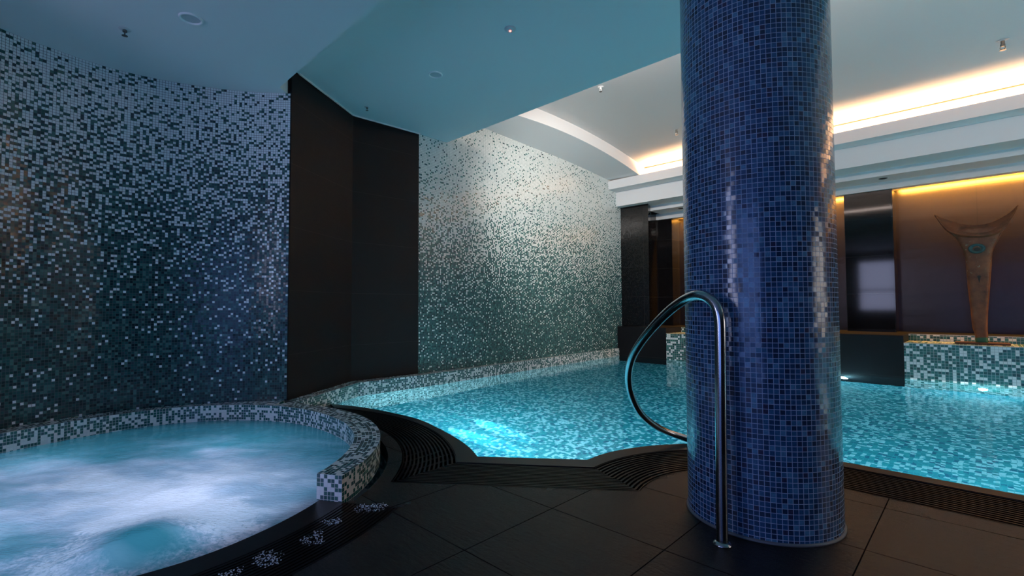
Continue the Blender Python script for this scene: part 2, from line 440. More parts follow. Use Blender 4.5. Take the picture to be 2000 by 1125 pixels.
M['spa_water'] = spa_water()
M['foam'] = flat('white_foam', (.50, .52, .58), .5, nscale=60, namp=.2)

# ------------------------------------------------------------------ plan (metres; camera eye at 0,0,1)
S = (-3.7, .4)          # centre of the round spa
K = (-.75, 2.57)        # centre of the arc that runs round the column
CH = .134               # height of the mosaic kerbs
WL = -.02               # pool water level
PD = -.78               # pool floor
H = 3.25                # main ceiling
HS = 3.01               # lower ceiling over the spa
XR = 7.2                # right end of the hall
YB = -3.5               # rear wall
wallA = [(-5.255, 2.74), (-5.21, 3.64), (-5.315, 8.75)]

poolL = spline([(-4.80, 2.285), (-4.468, 2.412), (-4.051, 2.486), (-3.604, 2.51), (-3.19, 2.436), (-2.833, 2.34), (-2.602, 2.255), (-2.42, 2.163)], 6)
poolR = spline([(-1.855, 2.607), (-1.847, 2.79), (-1.80, 2.98), (-1.70, 3.19), (-1.56, 3.375), (-1.35, 3.53), (-1.05, 3.64), (-.643, 3.685)], 6)
graL = list(reversed(arc(S, 2.039, 51.5, 116, 40, 2.03)))
graR = list(arc(K, .992, 183.3, 90, 40, 1.01))
outL = list(reversed(arc(S, 1.69, 41.8, 116, 40, 1.72)))
outR = list(arc(K, .632, 198.4, 90, 40, .60))
pool_edge = poolL + poolR + [(XR, 3.69)]
gra_edge = graL + graR + [(XR, 3.58)]
out_edge = outL + outR + [(XR, 3.165)]
wall_pts = [(a, r) for a, r in ((123.9, 1.658), (136.3, 1.595), (149.1, 1.548), (163.1, 1.522), (176.2, 1.498), (188.4, 1.445), (199.5, 1.415), (225, 1.41), (262, 1.41))]
def pol(a, r): return (S[0]+r*math.cos(math.radians(a)), S[1]+r*math.sin(math.radians(a)))
spa_wall = spline([pol(a, r) for a, r in wall_pts], 10)
inner_r = spline([(30.8, 1.40), (60, 1.38), (90, 1.362), (110, 1.40), (125, 1.43), (140, 1.445), (155, 1.43), (168, 1.37), (180, 1.305), (190, 1.26), (205, 1.24), (262, 1.24), (300, 1.30), (330, 1.38), (350, 1.40), (365, 1.435), (378, 1.43), (390.8, 1.42)], 6)
def rin(a):
    for (a0, r0), (a1, r1) in zip(inner_r, inner_r[1:]):
        if a0 <= a <= a1: return r0+(r1-r0)*(a-a0)/(a1-a0)
    return 1.42

# ------------------------------------------------------------------ setting: floor, walls, ceilings
# deck floor: one slab around pool, spa and drains
spa_out = [pol(a, 1.86) for a in range(-60, 32, 4)]
deck = [(XR, 3.165)] + list(reversed(outR)) + list(reversed(outL)) + [pol(a, 1.60) for a in range(112, 29, -4)] + [pol(30.8, 1.56)] + list(reversed([pol(30.8*0+a, 1.86) for a in (30.8, 24, 16, 8, 0, -8, -16, -24, -32, -40, -48, -56, -64)][::-1])) + [pol(-64, 1.38)] + [pol(a, 1.30) for a in range(-72, -99, -6)] + [(-3.9, -1.1), (-3.9, YB), (XR, YB)]
deck = [(x, y) for x, y in deck]
mb = MB(); mb.poly(deck, 0)
# slab thickness
n = len(deck)
for i in range(n):
    a, b = deck[i], deck[(i+1) % n]
    mb.face([(*a, 0), (*b, 0), (*b, -.1), (*a, -.1)], [(0, 0), (1, 0), (1, .1), (0, .1)])
tag(mb.build('floor', M['floor']), kind='structure')

def wall_strip(name, P, z0, z1, mat, thick=.12, u0=0):
    """vertical wall on polyline P; body lies to the right of travel direction"""
    U = [u0+u for u in lens(P)]
    mb = MB(); Q = offset(P, -thick)
    f = lambda A, z: [(p[0], p[1], z) for p in A]
    mb.strip(f(P, z0), f(P, z1), U, U, z0, z1)
    mb.strip(f(Q, z1), f(Q, z0), U, U, z1, z0)
    mb.strip(f(P, z1), f(Q, z1), U, U, 0, thick)
    for i in (0, -1):
        q = [(*P[i], z0), (*Q[i], z0), (*Q[i], z1), (*P[i], z1)]
        if i == 0: pass
        else: q.reverse()
        mb.face(q, [(0, z0), (thick, z0), (thick, z1), (0, z1)])
    return mb.build(name, mat, merge=True)

o = wall_strip('wall_left', [(p[0], p[1]) for p in spa_wall], CH, HS, M['mosaic_spa'])
for p in o.data.polygons: p.use_smooth = True
m = o.modifiers.new('es', 'EDGE_SPLIT'); m.split_angle = math.radians(40)
tag(o, kind='structure')
tag(wall_strip('wall_left_rear', list(reversed([(-3.9, YB), (-3.9, -.995)])), -.05, HS+.1, M['wall_dark']), kind='structure')
# dark stone panel: two faces meeting in an inside corner
o = wall_strip('wall_panel', [(-5.21, 3.64), (-5.255, 2.74), (-4.62, 1.785)], CH, H+.06, M['panel_stone'], .11)
tag(o, kind='structure')
o = wall_strip('wall_feature', [(-5.38, 9.9), (-5.315, 8.75), (-5.212, 3.64)], CH, 3.80, M['mosaic_feature'], .12)
tag(o, kind='structure')
# hall shell out of view
def window_wall(name, axis, at, lo, hi, zt, wins):
    """wall with openings; axis 'x': wall plane x=at spanning y, 'y': plane y=at spanning x"""
    mb = MB(); body = .15 if axis == 'x' else -.15
    def bx(a0, a1, z0, z1):
        p = sorted((at, at+body))
        if axis == 'x': mb.box(p[0], p[1], a0, a1, z0, z1)
        else: mb.box(a0, a1, p[0], p[1], z0, z1)
    c = lo
    for (w0, w1, z0, z1) in wins:
        bx(c, w0, -.8, zt); bx(w0, w1, -.8, z0); bx(w0, w1, z1, zt); c = w1
    bx(c, hi, -.8, zt)
    tag(mb.build(name, M['wall_dark']), kind='structure')
def window(name, axis, at, w0, w1, z0, z1, mat, bars=(), vbars=()):
    root = empty(name, (0, 0, 0)); tag(root, kind='structure')
    sg = 1 if axis == 'x' else -1
    def bx(mb, a0, a1, d0, d1, za, zb):
        p = sorted((at+sg*d0, at+sg*d1))
        if axis == 'x': mb.box(p[0], p[1], a0, a1, za, zb)
        else: mb.box(a0, a1, p[0], p[1], za, zb)
    mb = MB(); bx(mb, w0, w1, .08, .10, z0, z1); mb.build('pane', mat, root)
    mb = MB(); t = .05
    for q in ((w0, w0+t, z0, z1), (w1-t, w1, z0, z1), (w0, w1, z0, z0+t), (w0, w1, z1-t, z1)): bx(mb, q[0], q[1], .02, .08, q[2], q[3])
    for z in bars: bx(mb, w0, w1, .02, .08, z-.03, z+.03)
    for v in vbars: bx(mb, v-.03, v+.03, .02, .08, z0, z1)
    mb.build('frame', M['fixture_dark'], root)
M['daylight'] = flat('daylit_frosted_glass', (.7, .7, .8), .4, emis=(.58, .64, 1.0), estr=8)
M['side_fill'] = flat('side_fill_glow', (.7, .7, .8), .4, emis=(1.0, .90, .82), estr=3.0)
M['rear_fill'] = flat('rear_fill_blue_glow', (.2, .2, .3), .3, emis=(.20, .36, 1.0), estr=2.4)
window_wall('wall_right', 'x', XR, YB, 10.0, 4.0, [(4.5, 8.2, .55, 2.45)])
window('side_fill_pane', 'x', XR, 4.5, 8.2, .55, 2.45, M['side_fill'], (), (5.83, 6.97))  # added glowing pane out of view, brightens the feature wall
window_wall('wall_rear', 'y', YB, -3.95, XR, HS+.1, [(-3.35, -2.15, .75, 2.65), (-1.5, 1.7, .1, 2.4)])
window('window_1', 'y', YB, -3.35, -2.15, .75, 2.65, M['daylight'], (1.53,))
window('rear_fill_pane', 'y', YB, -1.5, 1.7, .1, 2.4, M['rear_fill'], (), (.1,))  # added dim blue pane behind the camera, fill light for the column

# ceilings
mb = MB(); mb.prism([(-5.5, 1.60), (-5.5, 4.11), (-5.127, 4.11), (XR, 4.06), (XR, 1.60)], H, H+.12)
tag(mb.build('ceiling', M['paint']), kind='structure')
mb = MB(); mb.prism([(-5.5, YB), (-5.5, 2.2), (-4.95, 2.2), (-4.69, 1.805), (-4.563, 1.655), (-2.9, 1.63), (XR, 1.62), (XR, YB)], HS, H+.02)
tag(mb.build('ceiling_spa', M['paint']), kind='structure')
# thin white bead where the stone panel meets the ceiling
mb = MB()
mb.bar([(-4.66, 1.87), (-5.235, 2.735), (-5.19, 3.64)], .012, H-.012, H)
tag(mb.build('trim_1', M['paint_beam']), kind='structure')
# vault above the pool
def vz(Y): return 3.92-(Y-5.75)**2/31.0
def az(Y): return 3.725-(Y-5.85)**2/25.5
mb = MB()
ys = [3.72+(8.50-3.72)*i/40 for i in range(41)]
for i in range(40):
    a, b = ys[i], ys[i+1]
    mb.face([(-4.7, a, vz(a)), (-4.7, b, vz(b)), (XR, b, vz(b)), (XR, a, vz(a))], [(-4.7, a), (-4.7, b), (XR, b), (XR, a)])
o = mb.build('ceiling_vault', M['paint'], smooth=True)
o.modifiers.new('thick', 'SOLIDIFY').thickness = .08; o.modifiers['thick'].offset = 1 if o.data.polygons[0].normal.z > 0 else -1
tag(o, kind='structure')
mb = MB(); mb.box(-4.627, XR, 8.488, 8.502, vz(8.495)-.016, vz(8.495)-.004); tag(mb.build('shadow_gap_strip', M['gap']), kind='structure')  # dark bar stands in for the shaded gap between vault and cove wall
# arched soffit strip beside the mosaic wall with its fascia
XA = -4.627
wallarch = spline([(4.0, 3.60), (4.81, 3.632), (5.43, 3.612), (6.2, 3.60), (7.08, 3.582), (8.18, 3.525), (8.52, 3.505)], 6)
def wz(Y):
    for (y0, z0), (y1, z1) in zip(wallarch, wallarch[1:]):
        if y0 <= Y <= y1: return z0+(z1-z0)*(Y-y0)/(y1-y0)
    return 3.5
mb = MB()
ys = [4.02+(8.50-4.02)*i/48 for i in range(49)]
B = [(XA, y, az(y)) for y in ys]; T = [(XA, y, vz(y)+.04) for y in ys]
W = [(-5.36, y, wz(y)) for y in ys]; W2 = [(-5.36, y, vz(y)+.04) for y in ys]
mb.strip(W, B, ys, ys, 0, .7); mb.strip(B, T, ys, ys, 0, .3); mb.strip(T, W2, ys, ys, 0, .7); mb.strip(W2, W, ys, ys, 0, .3)
for k in (0, -1): mb.face([W[k], B[k], T[k], W2[k]], [(0, 0), (1, 0), (1, 1), (0, 1)])
o = mb.build('trim_2', M['paint_beam'], smooth=True); o.modifiers.new('es', 'EDGE_SPLIT').split_angle = math.radians(35)
tag(o, kind='structure')
# cove wall behind the near edge
mb = MB(); mb.box(-5.4, XR, 3.62, 3.74, H+.10, 4.0); tag(mb.build('trim_3', M['paint_beam']), kind='structure')
# upper beam with light trough: profile in (Y,z)
def extrude_x(name, prof, x0, x1, mat):
    mb = MB(); n = len(prof)
    xs0 = x0 if callable(x0) else (lambda y: x0)
    for i in range(n):
        a, b = prof[i], prof[(i+1) % n]
        mb.face([(xs0(a[0]), *a), (xs0(b[0]), *b), (x1, *b), (x1, *a)], [(0, 0), (.1, 0), (.1, 9), (0, 9)])
    pl = [Vector((0, *p)) for p in prof]
    for t in tessellate_polygon([pl]):
        for X in (None, x1):
            mb.face([((xs0(prof[i][0]) if X is None else X), *prof[i]) for i in t], [prof[i] for i in t])
    o = mb.build(name, mat, merge=True)
    bm = bmesh.new(); bm.from_mesh(o.data); bmesh.ops.recalc_face_normals(bm, faces=bm.faces); bm.to_mesh(o.data); bm.free()
    return o
o = extrude_x('trim_4', [(8.26, 3.318), (8.60, 3.318), (8.60, 3.74), (8.50, 3.74), (8.50, 3.40), (8.31, 3.40), (8.31, 3.488), (8.26, 3.488)], -5.34, XR, M['paint_beam']); tag(o, kind='structure')
o = extrude_x('trim_5', [(8.56, 3.021), (9.05, 3.021), (9.05, 3.33), (8.56, 3.33)], -5.34, XR, M['paint_beam']); tag(o, kind='structure')
o = extrude_x('trim_6', [(9.0, 2.92), (9.5, 2.92), (9.5, 3.03), (9.0, 3.03)], -4.80, XR, M['paint_beam']); tag(o, kind='structure')
o = extrude_x('trim_7', [(9.455, 2.802), (9.59, 2.802), (9.59, 2.925), (9.455, 2.925)], -4.90, XR, M['paint_beam']); tag(o, kind='structure')
# rear niche wall behind the bronze
mb = MB(); mb.box(-5.5, XR, 9.90, 10.05, -.8, 4.0); tag(mb.build('wall_far', M['wall_dark']), kind='structure')
mb = MB(); mb.box(-5.5, XR, 9.5, 9.95, 2.93, 3.03); tag(mb.build('trim_8', M['wall_dark']), kind='structure')
# dark pillars
mb = MB(); mb.prism([(-5.42, 8.73), (-4.69, 8.73), (-4.785, 9.0), (-4.90, 9.455), (-4.90, 9.9), (-5.42, 9.9)], .577, 3.02)
tag(mb.build('wall_return', M['pillar_stone']), kind='structure')
mb = MB(); mb.prism([(-4.90, 9.5), (-4.57, 9.5), (-4.57, 9.9), (-4.90, 9.9)], .577, 2.80); tag(mb.build('wall_pier', M['pillar_stone']), kind='structure')
pier = empty('stone_pier', (-1.26, 9.7, .565), 'dark glossy stone pier beside the bronze niche, showing a window reflection', 'pier')
mb = MB(); mb.prism([(-1.575, 9.5), (-.945, 9.5), (-.945, 9.88), (-1.575, 9.88)], .568, 2.80)
o = mb.build('stone_cladding', M['pillar_stone'], pier); o.matrix_parent_inverse = Matrix.Translation(-Vector(pier.location))
# plinths
def plinth(name, x0, x1, z, mat, label=None, cat=None, group=None):
    mb = MB(); mb.box(x0, x1, 8.55, 9.89, PD, z)
    o = mb.build(name, mat, bevel=.004); return tag(o, label, cat, group)
plinth('stone_plinth', -5.312, -4.262, .575, M['plinth_stone'], 'low black stone plinth in the far corner, left of the handrail', 'plinth')
plinth('stone_plinth', -1.87, -.778, .568, M['plinth_stone'], 'low black stone plinth at the water, right beside the blue column', 'plinth')
def ledge(x0, x1, label):
    root = empty('mosaic_ledge', ((x0+x1)/2, 8.55, 0), label, 'ledge')
    def part(nm, mb, mat):
        o = mb.build(nm, mat, root); o.matrix_parent_inverse = Matrix.Translation(-Vector(root.location)); return o
    mb = MB(); mb.box(x0, x1, 8.555, 9.2, PD, .468); part('front_step', mb, M['mosaic_ledge'])
    mb = MB(); mb.box(x0, x1, 9.2, 9.30, .40, .563); part('upstand', mb, M['mosaic_ledge'])
    mb = MB(); mb.box(x0, x1, 9.30, 9.84, .40, .566); part('top_slab', mb, M['plinth_stone'])
    mb = MB(); mb.box(x0, x1, 8.552, 8.566, .462, .472); mb.box(x0, x1, 9.197, 9.207, .556, .567); part('edge_trim', mb, M['gold_trim'])
M['gold_trim'] = flat('pale_brass_trim', (.50, .42, .30), .35, .6)
ledge(-4.262, -1.87, 'green and white mosaic ledge seen between the handrail and the column')
ledge(-.778, XR-.05, 'green and white mosaic ledge under the rusty sculpture, above the bright pool lamp')
def bpanel(x0, x1, label):
    mb = MB(); mb.box(x0, x1, 9.85, 9.875, .567, 2.83)
    return tag(mb.build('bronze_panel', M['bronze']), label, 'wall panel')
bpanel(-4.57, -1.575, 'amber-lit bronze wall panel in the gap left of the blue column')
bpanel(-.945, XR-.05, 'brushed bronze wall panel behind the rusty sculpture, glowing amber along its top')

# ------------------------------------------------------------------ pool
def wall_outline():
    # along kerb front, far plinths, right wall
    return [(-4.80, 2.285), (-5.10, 2.75), (-5.07, 3.70), (-5.275, 8.55), (XR, 8.55), (XR, 3.69)]
water_poly = poolL + poolR + [(XR, 3.69)] + list(reversed(wall_outline()))[1:-1]
mb = MB(); mb.poly(water_poly, PD)
U = lens(water_poly+[water_poly[0]])
for i in range(len(water_poly)):
    a = water_poly[i]; b = water_poly[(i+1) % len(water_poly)]
    if i >= len(poolL)+len(poolR): continue
    mb.face([(*a, PD), (*b, PD), (*b, -.03), (*a, -.03)], [(U[i], PD), (U[i+1], PD), (U[i+1], -.03), (U[i], -.03)])
tag(mb.build('floor_pool', M['mosaic_pool']), kind='structure')
mb = MB(); mb.poly(offset_poly := water_poly, WL)
o = mb.build('pool_water', M['water'], merge=True)
tag(o, 'still turquoise pool water over pale and teal mosaic', 'pool water')

# black coping along pool edge
def ribbon_solid(mb, A, B, z0, z1):
    U = lens(A); f = lambda P, z: [(p[0], p[1], z) for p in P]
    mb.strip(f(B, z1), f(A, z1), U, U, 0, .1); mb.strip(f(A, z1), f(A, z0), U, U, .1, 0); mb.strip(f(B, z0), f(B, z1), U, U, 0, .1)
    for k in (0, -1): mb.face([(*A[k], z0), (*B[k], z0), (*B[k], z1), (*A[k], z1)], [(0, 0), (.1, 0), (.1, .1), (0, .1)])
def join_edges(L1, R1, L2, R2, endA, endB, nl=60, ns=8, nr=60, ne=20):
    def path(L, R, e):
        return resample(L, nl) + resample([L[-1], R[0]], ns)[1:-1] + resample(R, nr) + resample([R[-1], e], ne)[1:]
    return path(L1, R1, endA), path(L2, R2, endB)
A, B = join_edges(poolL, poolR, graL, graR, (XR, 3.69), (XR, 3.585))
mb = MB(); ribbon_solid(mb, A, B, -.06, .004)
tag(mb.build('pool_coping', M['coping'], merge=True), 'black stone coping strip between the pool water and the drain grates', 'coping')

def grate(name, A, B, n, label, group, zt=.0, cross=.11, close=True):
    """slatted drain grate between polylines A (inner) and B (outer), same count"""
    c = A[len(A)//2]
    root = empty(name, (c[0], c[1], 0), label, 'drain grate', group)
    inv = Matrix.Translation(-Vector(root.location))
    mb = MB()
    for k in range(n+1):
        f = k/n
        P = [(a[0]+(b[0]-a[0])*f, a[1]+(b[1]-a[1])*f) for a, b in zip(A, B)]
        w = .012 if 0 < k < n else .014
        mb.bar(P, w, zt-.022, zt)
    L = lens(B)[-1]; nc = max(2, int(L/cross))
    for k in range(nc+1):
        i = min(len(A)-1, int(round(k/nc*(len(A)-1))))
        mb.bar([A[i], B[i]], .010, zt-.03, zt-.006)
    mb.build('slats', M['grate'], root).matrix_parent_inverse = inv
    mb = MB()
    f = lambda P, z: [(p[0], p[1], z) for p in P]
    U = lens(A)
    mb.strip(f(B, zt-.09), f(A, zt-.09), U, U, 0, .3)
    mb.strip(f(B, zt-.09), f(B, zt-.025), U, U, 0, .1); mb.strip(f(A, zt-.025), f(A, zt-.09), U, U, 0, .1)
    mb.build('channel', M['channel'], root).matrix_parent_inverse = inv
    return root
GRP = 'overflow grates around the pool'
grate('drain_grate', resample(graL, 60), resample(outL, 60), 13, 'curved black drain grate beside the round mosaic spa kerb', GRP)
grate('drain_grate', resample([graL[-1], graR[0]], 12), resample([outL[-1], outR[0]], 12), 15, 'straight black drain grate at the front edge of the pool', GRP)
grate('drain_grate', resample(graR, 60), resample(outR, 60), 13, 'curved black drain grate bending behind the blue column', GRP)
grate('drain_grate', resample([graR[-1], (XR, 3.58)], 40), resample([outR[-1], (XR, 3.165)], 40), 13, 'long straight black drain grate right of the blue column', GRP, cross=.3)
# spa edge: black coping and grate
A = [pol(a, rin(a % 360 if a % 360 >= 30.8 else a+360)) for a in range(-60, 29, 2)] + [pol(30.6, 1.42)]
B = [pol(a, 1.565) for a in range(-60, 29, 2)] + [pol(30.6, 1.565)]
mb = MB(); ribbon_solid(mb, A, B, -.09, .002)
tag(mb.build('spa_coping', M['coping'], merge=True), 'wet black stone lip where the foaming spa water spills over', 'coping')
A = [pol(a, 1.575) for a in range(-60, 29, 2)] + [pol(30.6, 1.575)]; B = [pol(a, 1.852) for a in range(-60, 29, 2)] + [pol(30.6, 1.852)]
grate('drain_grate', A, B, 13, 'black drain grate splashed with foam along the front of the spa', 'overflow grate of the spa', cross=.12)

# ------------------------------------------------------------------ kerb round the spa and ledge along the wall
mb = MB()
angs = [30.8+i*2 for i in range(int((262-30.8)/2)+1)]
def rout(a):
    if a <= 112: return 1.547
    wp = wall_pts
    for (a0, r0), (a1, r1) in zip(wp, wp[1:]):
        if a0 <= a <= a1: return r0+(r1-r0)*(a-a0)/(a1-a0)+.02
    if a < 122.6: return 1.547+(1.66-1.547)*(a-112)/10.6
    return 1.43
IN = [pol(a, rin(a)) for a in angs]; OUT = [pol(a, rout(a)) for a in angs]
U = lens([pol(a, 1.47) for a in angs])
rows = round((CH+.5)/PITCH)
f = lambda P, z: [(p[0], p[1], z) for p in P]
mb.strip(f(IN, -.55), f(IN, CH), U, U, -.55-CH, 0)
mb.strip(f(OUT, CH), f(OUT, -.02), U, U, 0, -CH-.02)
mb.strip(f(IN, CH), f(OUT, CH), U, U, 0, 7*PITCH)
mb.face([(*IN[0], -.1), (*OUT[0], -.1), (*OUT[0], CH), (*IN[0], CH)], [(20*PITCH, -.1-CH), (27*PITCH, -.1-CH), (27*PITCH, 0), (20*PITCH, 0)])
o = mb.build('spa_kerb', M['mosaic_curb'], merge=True)
tag(o, 'curved green and white mosaic kerb round the foaming spa', 'kerb')
front = [(-4.50, 1.835), (-4.80, 2.285), (-5.10, 2.75), (-5.07, 3.70), (-5.275, 8.56)]
back = [(-4.64, 1.795), (-4.95, 2.27), (-5.262, 2.74), (-5.217, 3.64), (-5.32, 8.57)]
mb = MB(); Uf = lens(front)
mb.strip(f(front, CH-.001), f(front, PD), Uf, Uf, 0, PD-CH)
mb.strip(f(back, CH-.001), f(front, CH-.001), Uf, Uf, 0, 7*PITCH)
mb.face([(*front[-1], PD), (*back[-1], PD), (*back[-1], CH-.001), (*front[-1], CH-.001)], [(0, PD), (.1, PD), (.1, CH), (0, CH)])
o = mb.build('wall_kerb', M['mosaic_curb'])
o.name = 'mosaic_kerb'
bm = bmesh.new(); bm.from_mesh(o.data); bmesh.ops.recalc_face_normals(bm, faces=bm.faces); bm.to_mesh(o.data); bm.free()
tag(o, 'straight green and white mosaic kerb between the pool and the tiled feature wall', 'kerb')

# ------------------------------------------------------------------ spa water
cx, cy = S
V = []; F = []; NR, NA = 90, 200
mounds = [(-2.56, .40, .22, .075), (-2.95, .72, .35, .02), (-3.9, .55, .5, .015)]
for i in range(NR+1):
    for k in range(NA):
        a = 360*k/NA; aa = a if a >= 30.8 else a+360
        r = (rin(aa)+.01)*i/NR; x, y = pol(a, r)
        edge = min(1, (1-i/NR)*6)
        z = -.001
        for mx, my, mr, mh in mounds: z += mh*math.exp(-((x-mx)**2+(y-my)**2)/(mr*mr))*edge
        z += edge*.010*noise.noise((x*4, y*4, 0)) + edge*.006*noise.noise((x*9, y*9, 3))
        V.append((x, y, z))
for i in range(NR):
    for k in range(NA):
        k2 = (k+1) % NA
        F.append([i*NA+k, (i+1)*NA+k, (i+1)*NA+k2, i*NA+k2])
o = add_mesh('spa_water', V, F, M['spa_water'], smooth=True)
tag(o, 'foaming pale blue spa water bubbling inside the round mosaic kerb', 'spa water')
mb = MB(); lathe(mb, [(0, -.75), (1.2, -.75), (1.3, -.5), (1.345, -.25), (1.35, -.06)], (cx, cy, 0), 64)
tag(mb.build('floor_spa', M['tub'], smooth=True), kind='structure')

# foam splashes on the spa grate
spots = [(-2.201, 1.261, .075, 'largest white foam splash, at the grate end beside the mosaic kerb'),
         (-2.186, 1.056, .05, 'white foam splash on the spa grate, second from the mosaic kerb'),
         (-2.084, .916, .055, 'ring-shaped white foam splash near the outer rim of the spa grate'),
         (-2.130, .960, .03, 'faint small foam splash just inside the ring-shaped one'),
         (-2.084, .74, .055, 'white foam splash of a close pair low on the spa grate, upper one'),
         (-2.03, .715, .05, 'white foam splash of a close pair low on the spa grate, outer one'),
         (-2.043, .589, .05, 'white foam splash nearest the bottom edge of the photo')]
for x, y, r, lab in spots:
    bm = bmesh.new()
    for k in range(int(80*(r/.055)**2)):
        a = random.uniform(0, 2*PI); q = r*math.sqrt(random.random())*random.uniform(.5, 1.0)
        if 'ring' in lab or 'outer' in lab: q = r*random.uniform(.3, .9)
        sx = random.uniform(.0008, .0024)
        mt = Matrix.Translation((q*math.cos(a)*1.25, q*math.sin(a)*.9, sx*.4)) @ Matrix.Diagonal((sx*1.6, sx*1.6, sx, 1))
        bmesh.ops.create_icosphere(bm, subdivisions=1, radius=1, matrix=mt)
    me = bpy.data.meshes.new('foam_splash'); bm.to_mesh(me); bm.free(); me.materials.append(M['foam'])
    o = bpy.data.objects.new('foam_splash', me); COL.objects.link(o); o.location = (x, y, .001); o.rotation_euler = (0, 0, random.uniform(0, 3))
    tag(o, lab, 'foam', 'foam splashes on the spa grate')

# ------------------------------------------------------------------ mosaic column
CX, CY, CR = -.787, 2.535, .3325
root = empty('mosaic_column', (CX, CY, 0), 'thick round column clad in dark blue glass mosaic, in front of the pool', 'column')
mb = MB(); ntile = round(2*PI*CR/PITCH); circ = ntile*PITCH; SEG = 160
for k in range(SEG):
    a, b = 2*PI*k/SEG, 2*PI*(k+1)/SEG
    P = [(CR*math.cos(t), CR*math.sin(t)) for t in (a, b)]
    mb.face([(*P[0], .006), (*P[1], .006), (*P[1], H), (*P[0], H)], [(k/SEG*circ, .006), ((k+1)/SEG*circ, .006), ((k+1)/SEG*circ, H), (k/SEG*circ, H)])
mb.build('shaft', M['mosaic_column'], root, smooth=True)
mb = MB(); lathe(mb, [(CR-.01, 0), (CR+.008, 0), (CR+.008, .006), (CR+.002, .011), (CR-.01, .011)], seg=128)
mb.build('base_bead', M['grout_bead'], root, smooth=True)

# ------------------------------------------------------------------ handrail
rail = [(-.804, 2.088, 0.004), (-.804, 2.090, .158), (-.804, 2.094, .333), (-.804, 2.098, .508), (-.803, 2.102, .684), (-.803, 2.107, .859), (-.806, 2.110, .942), (-.823, 2.115, .997), (-.864, 2.129, 1.033),
        (-.929, 2.164, 1.044), (-1.013, 2.222, 1.024), (-1.119, 2.289, .974), (-1.243, 2.368, .894), (-1.379, 2.465, .793), (-1.497, 2.565, .685), (-1.593, 2.687, .563), (-1.654, 2.816, .427), (-1.684, 2.976, .278),
        (-1.676, 3.157, .158), (-1.632, 3.30, .085), (-1.55, 3.40, .038), (-1.46, 3.455, .006)]
root = empty('handrail', (-.804, 2.088, 0), 'looped stainless steel handrail standing in front of the blue column', 'handrail')
inv = Matrix.Translation(-Vector(root.location))
mb = MB(); tube(mb, spline(rail, 8), .0235, 28)
mb.build('tube', M['steel'], root, smooth=True).matrix_parent_inverse = inv
for (x, y) in ((-.804, 2.088), (-1.46, 3.455)):
    mb = MB(); lathe(mb, [(.0, 0), (.038, 0), (.038, .004), (.030, .011), (.0245, .014)], (x, y, .004 if y > 3 else 0), 40)
    mb.build('flange', M['steel'], root, smooth=True).matrix_parent_inverse = inv

# ------------------------------------------------------------------ sculpture
k = 8.95/8.75; SY = 8.93
root = empty('sculpture', (0, SY, .468), 'rusty bronze sculpture with a crescent top standing on the mosaic ledge', 'sculpture')
inv = Matrix.Translation(-Vector(root.location))
SZ = lambda z: 1+(z-1)*k
prof = [(.50, -.064, .056, .055), (.60, -.066, .056, .055), (.70, -.088, .056, .06), (.90, -.098, .066, .066), (1.225, -.117, .093, .075), (1.45, -.126, .112, .08), (1.63, -.131, .124, .085), (1.72, -.150, .145, .09), (1.80, -.180, .180, .092), (1.87, -.215, .205, .09), (1.93, -.255, .235, .08), (1.985, -.300, .268, .06)]
mb = MB(); SEG = 36; rings = []
for z, xl, xr, d in spline(prof, 4):
    c = (xl+xr)/2*k; h = (xr-xl)/2*k; ring = []
    for q in range(SEG):
        t = 2*PI*q/SEG; e = .62
        ring.append((c+h*math.copysign(abs(math.cos(t))**e, math.cos(t)), SY+d*math.copysign(abs(math.sin(t))**e, math.sin(t)), SZ(z)))
    rings.append(ring)
for a, b in zip(rings, rings[1:]):
    for q in range(SEG):
        q2 = (q+1) % SEG
        mb.face([a[q], a[q2], b[q2], b[q]], [(q/SEG, 0), ((q+1)/SEG, 0), ((q+1)/SEG, 1), (q/SEG, 1)])
mb.face(list(reversed(rings[0])), [(0, 0)]*SEG); mb.face(rings[-1], [(0, 0)]*SEG)
mb.build('body', M['rust'], root, smooth=True).matrix_parent_inverse = inv
# crescent: upper and lower curves give the section
up = spline([(-.418, 2.220), (-.360, 2.172), (-.293, 2.132), (-.144, 2.062), (-.012, 2.030), (.122, 2.048), (.239, 2.108), (.310, 2.165), (.370, 2.236)], 5)
lo = spline([(-.418, 2.210), (-.375, 2.120), (-.322, 2.024), (-.247, 1.947), (-.148, 1.902), (-.016, 1.878), (.117, 1.884), (.212, 1.940), (.290, 2.030), (.335, 2.120), (.370, 2.226)], 4)
up = [(x*k, SZ(z)) for x, z in resample(up, 49)]; lo = [(x*k, SZ(z)) for x, z in resample(lo, 49)]
mb = MB(); rings = []
for (xu, zu), (xl, zl) in zip(up, lo):
    d = .02+.105*min(1, max(0, (zu-zl))/.15)
    # section: sloping front face, rounded keel below, thin raised rear rim
    rings.append([(xu, SY+d*.9, zu), (xu, SY+d*.62, zu+.006), ((xu+xl)/2, SY-d*.35, (zu+zl)/2-.006), (xl, SY-d*.95, zl+.012), (xl, SY-d, zl-.004), ((xl*.98), SY-d*.6, zl-.03), (xl*.97, SY+d*.4, zl-.02), ((xu+xl)/2, SY+d*.85, (zu+zl)/2-.02)])
for a, b in zip(rings, rings[1:]):
    for q in range(8):
        q2 = (q+1) % 8
        mb.face([a[q], b[q], b[q2], a[q2]], [(a[q][0], a[q][2]), (b[q][0], b[q][2]), (b[q2][0], b[q2][2]), (a[q2][0], a[q2][2])])
for r in (rings[0], rings[-1]): mb.face(r, [(0, 0)]*8)
o = mb.build('crescent', M['rust'], root, merge=True); o.matrix_parent_inverse = inv
bm = bmesh.new(); bm.from_mesh(o.data); bmesh.ops.recalc_face_normals(bm, faces=bm.faces); bm.to_mesh(o.data); bm.free()
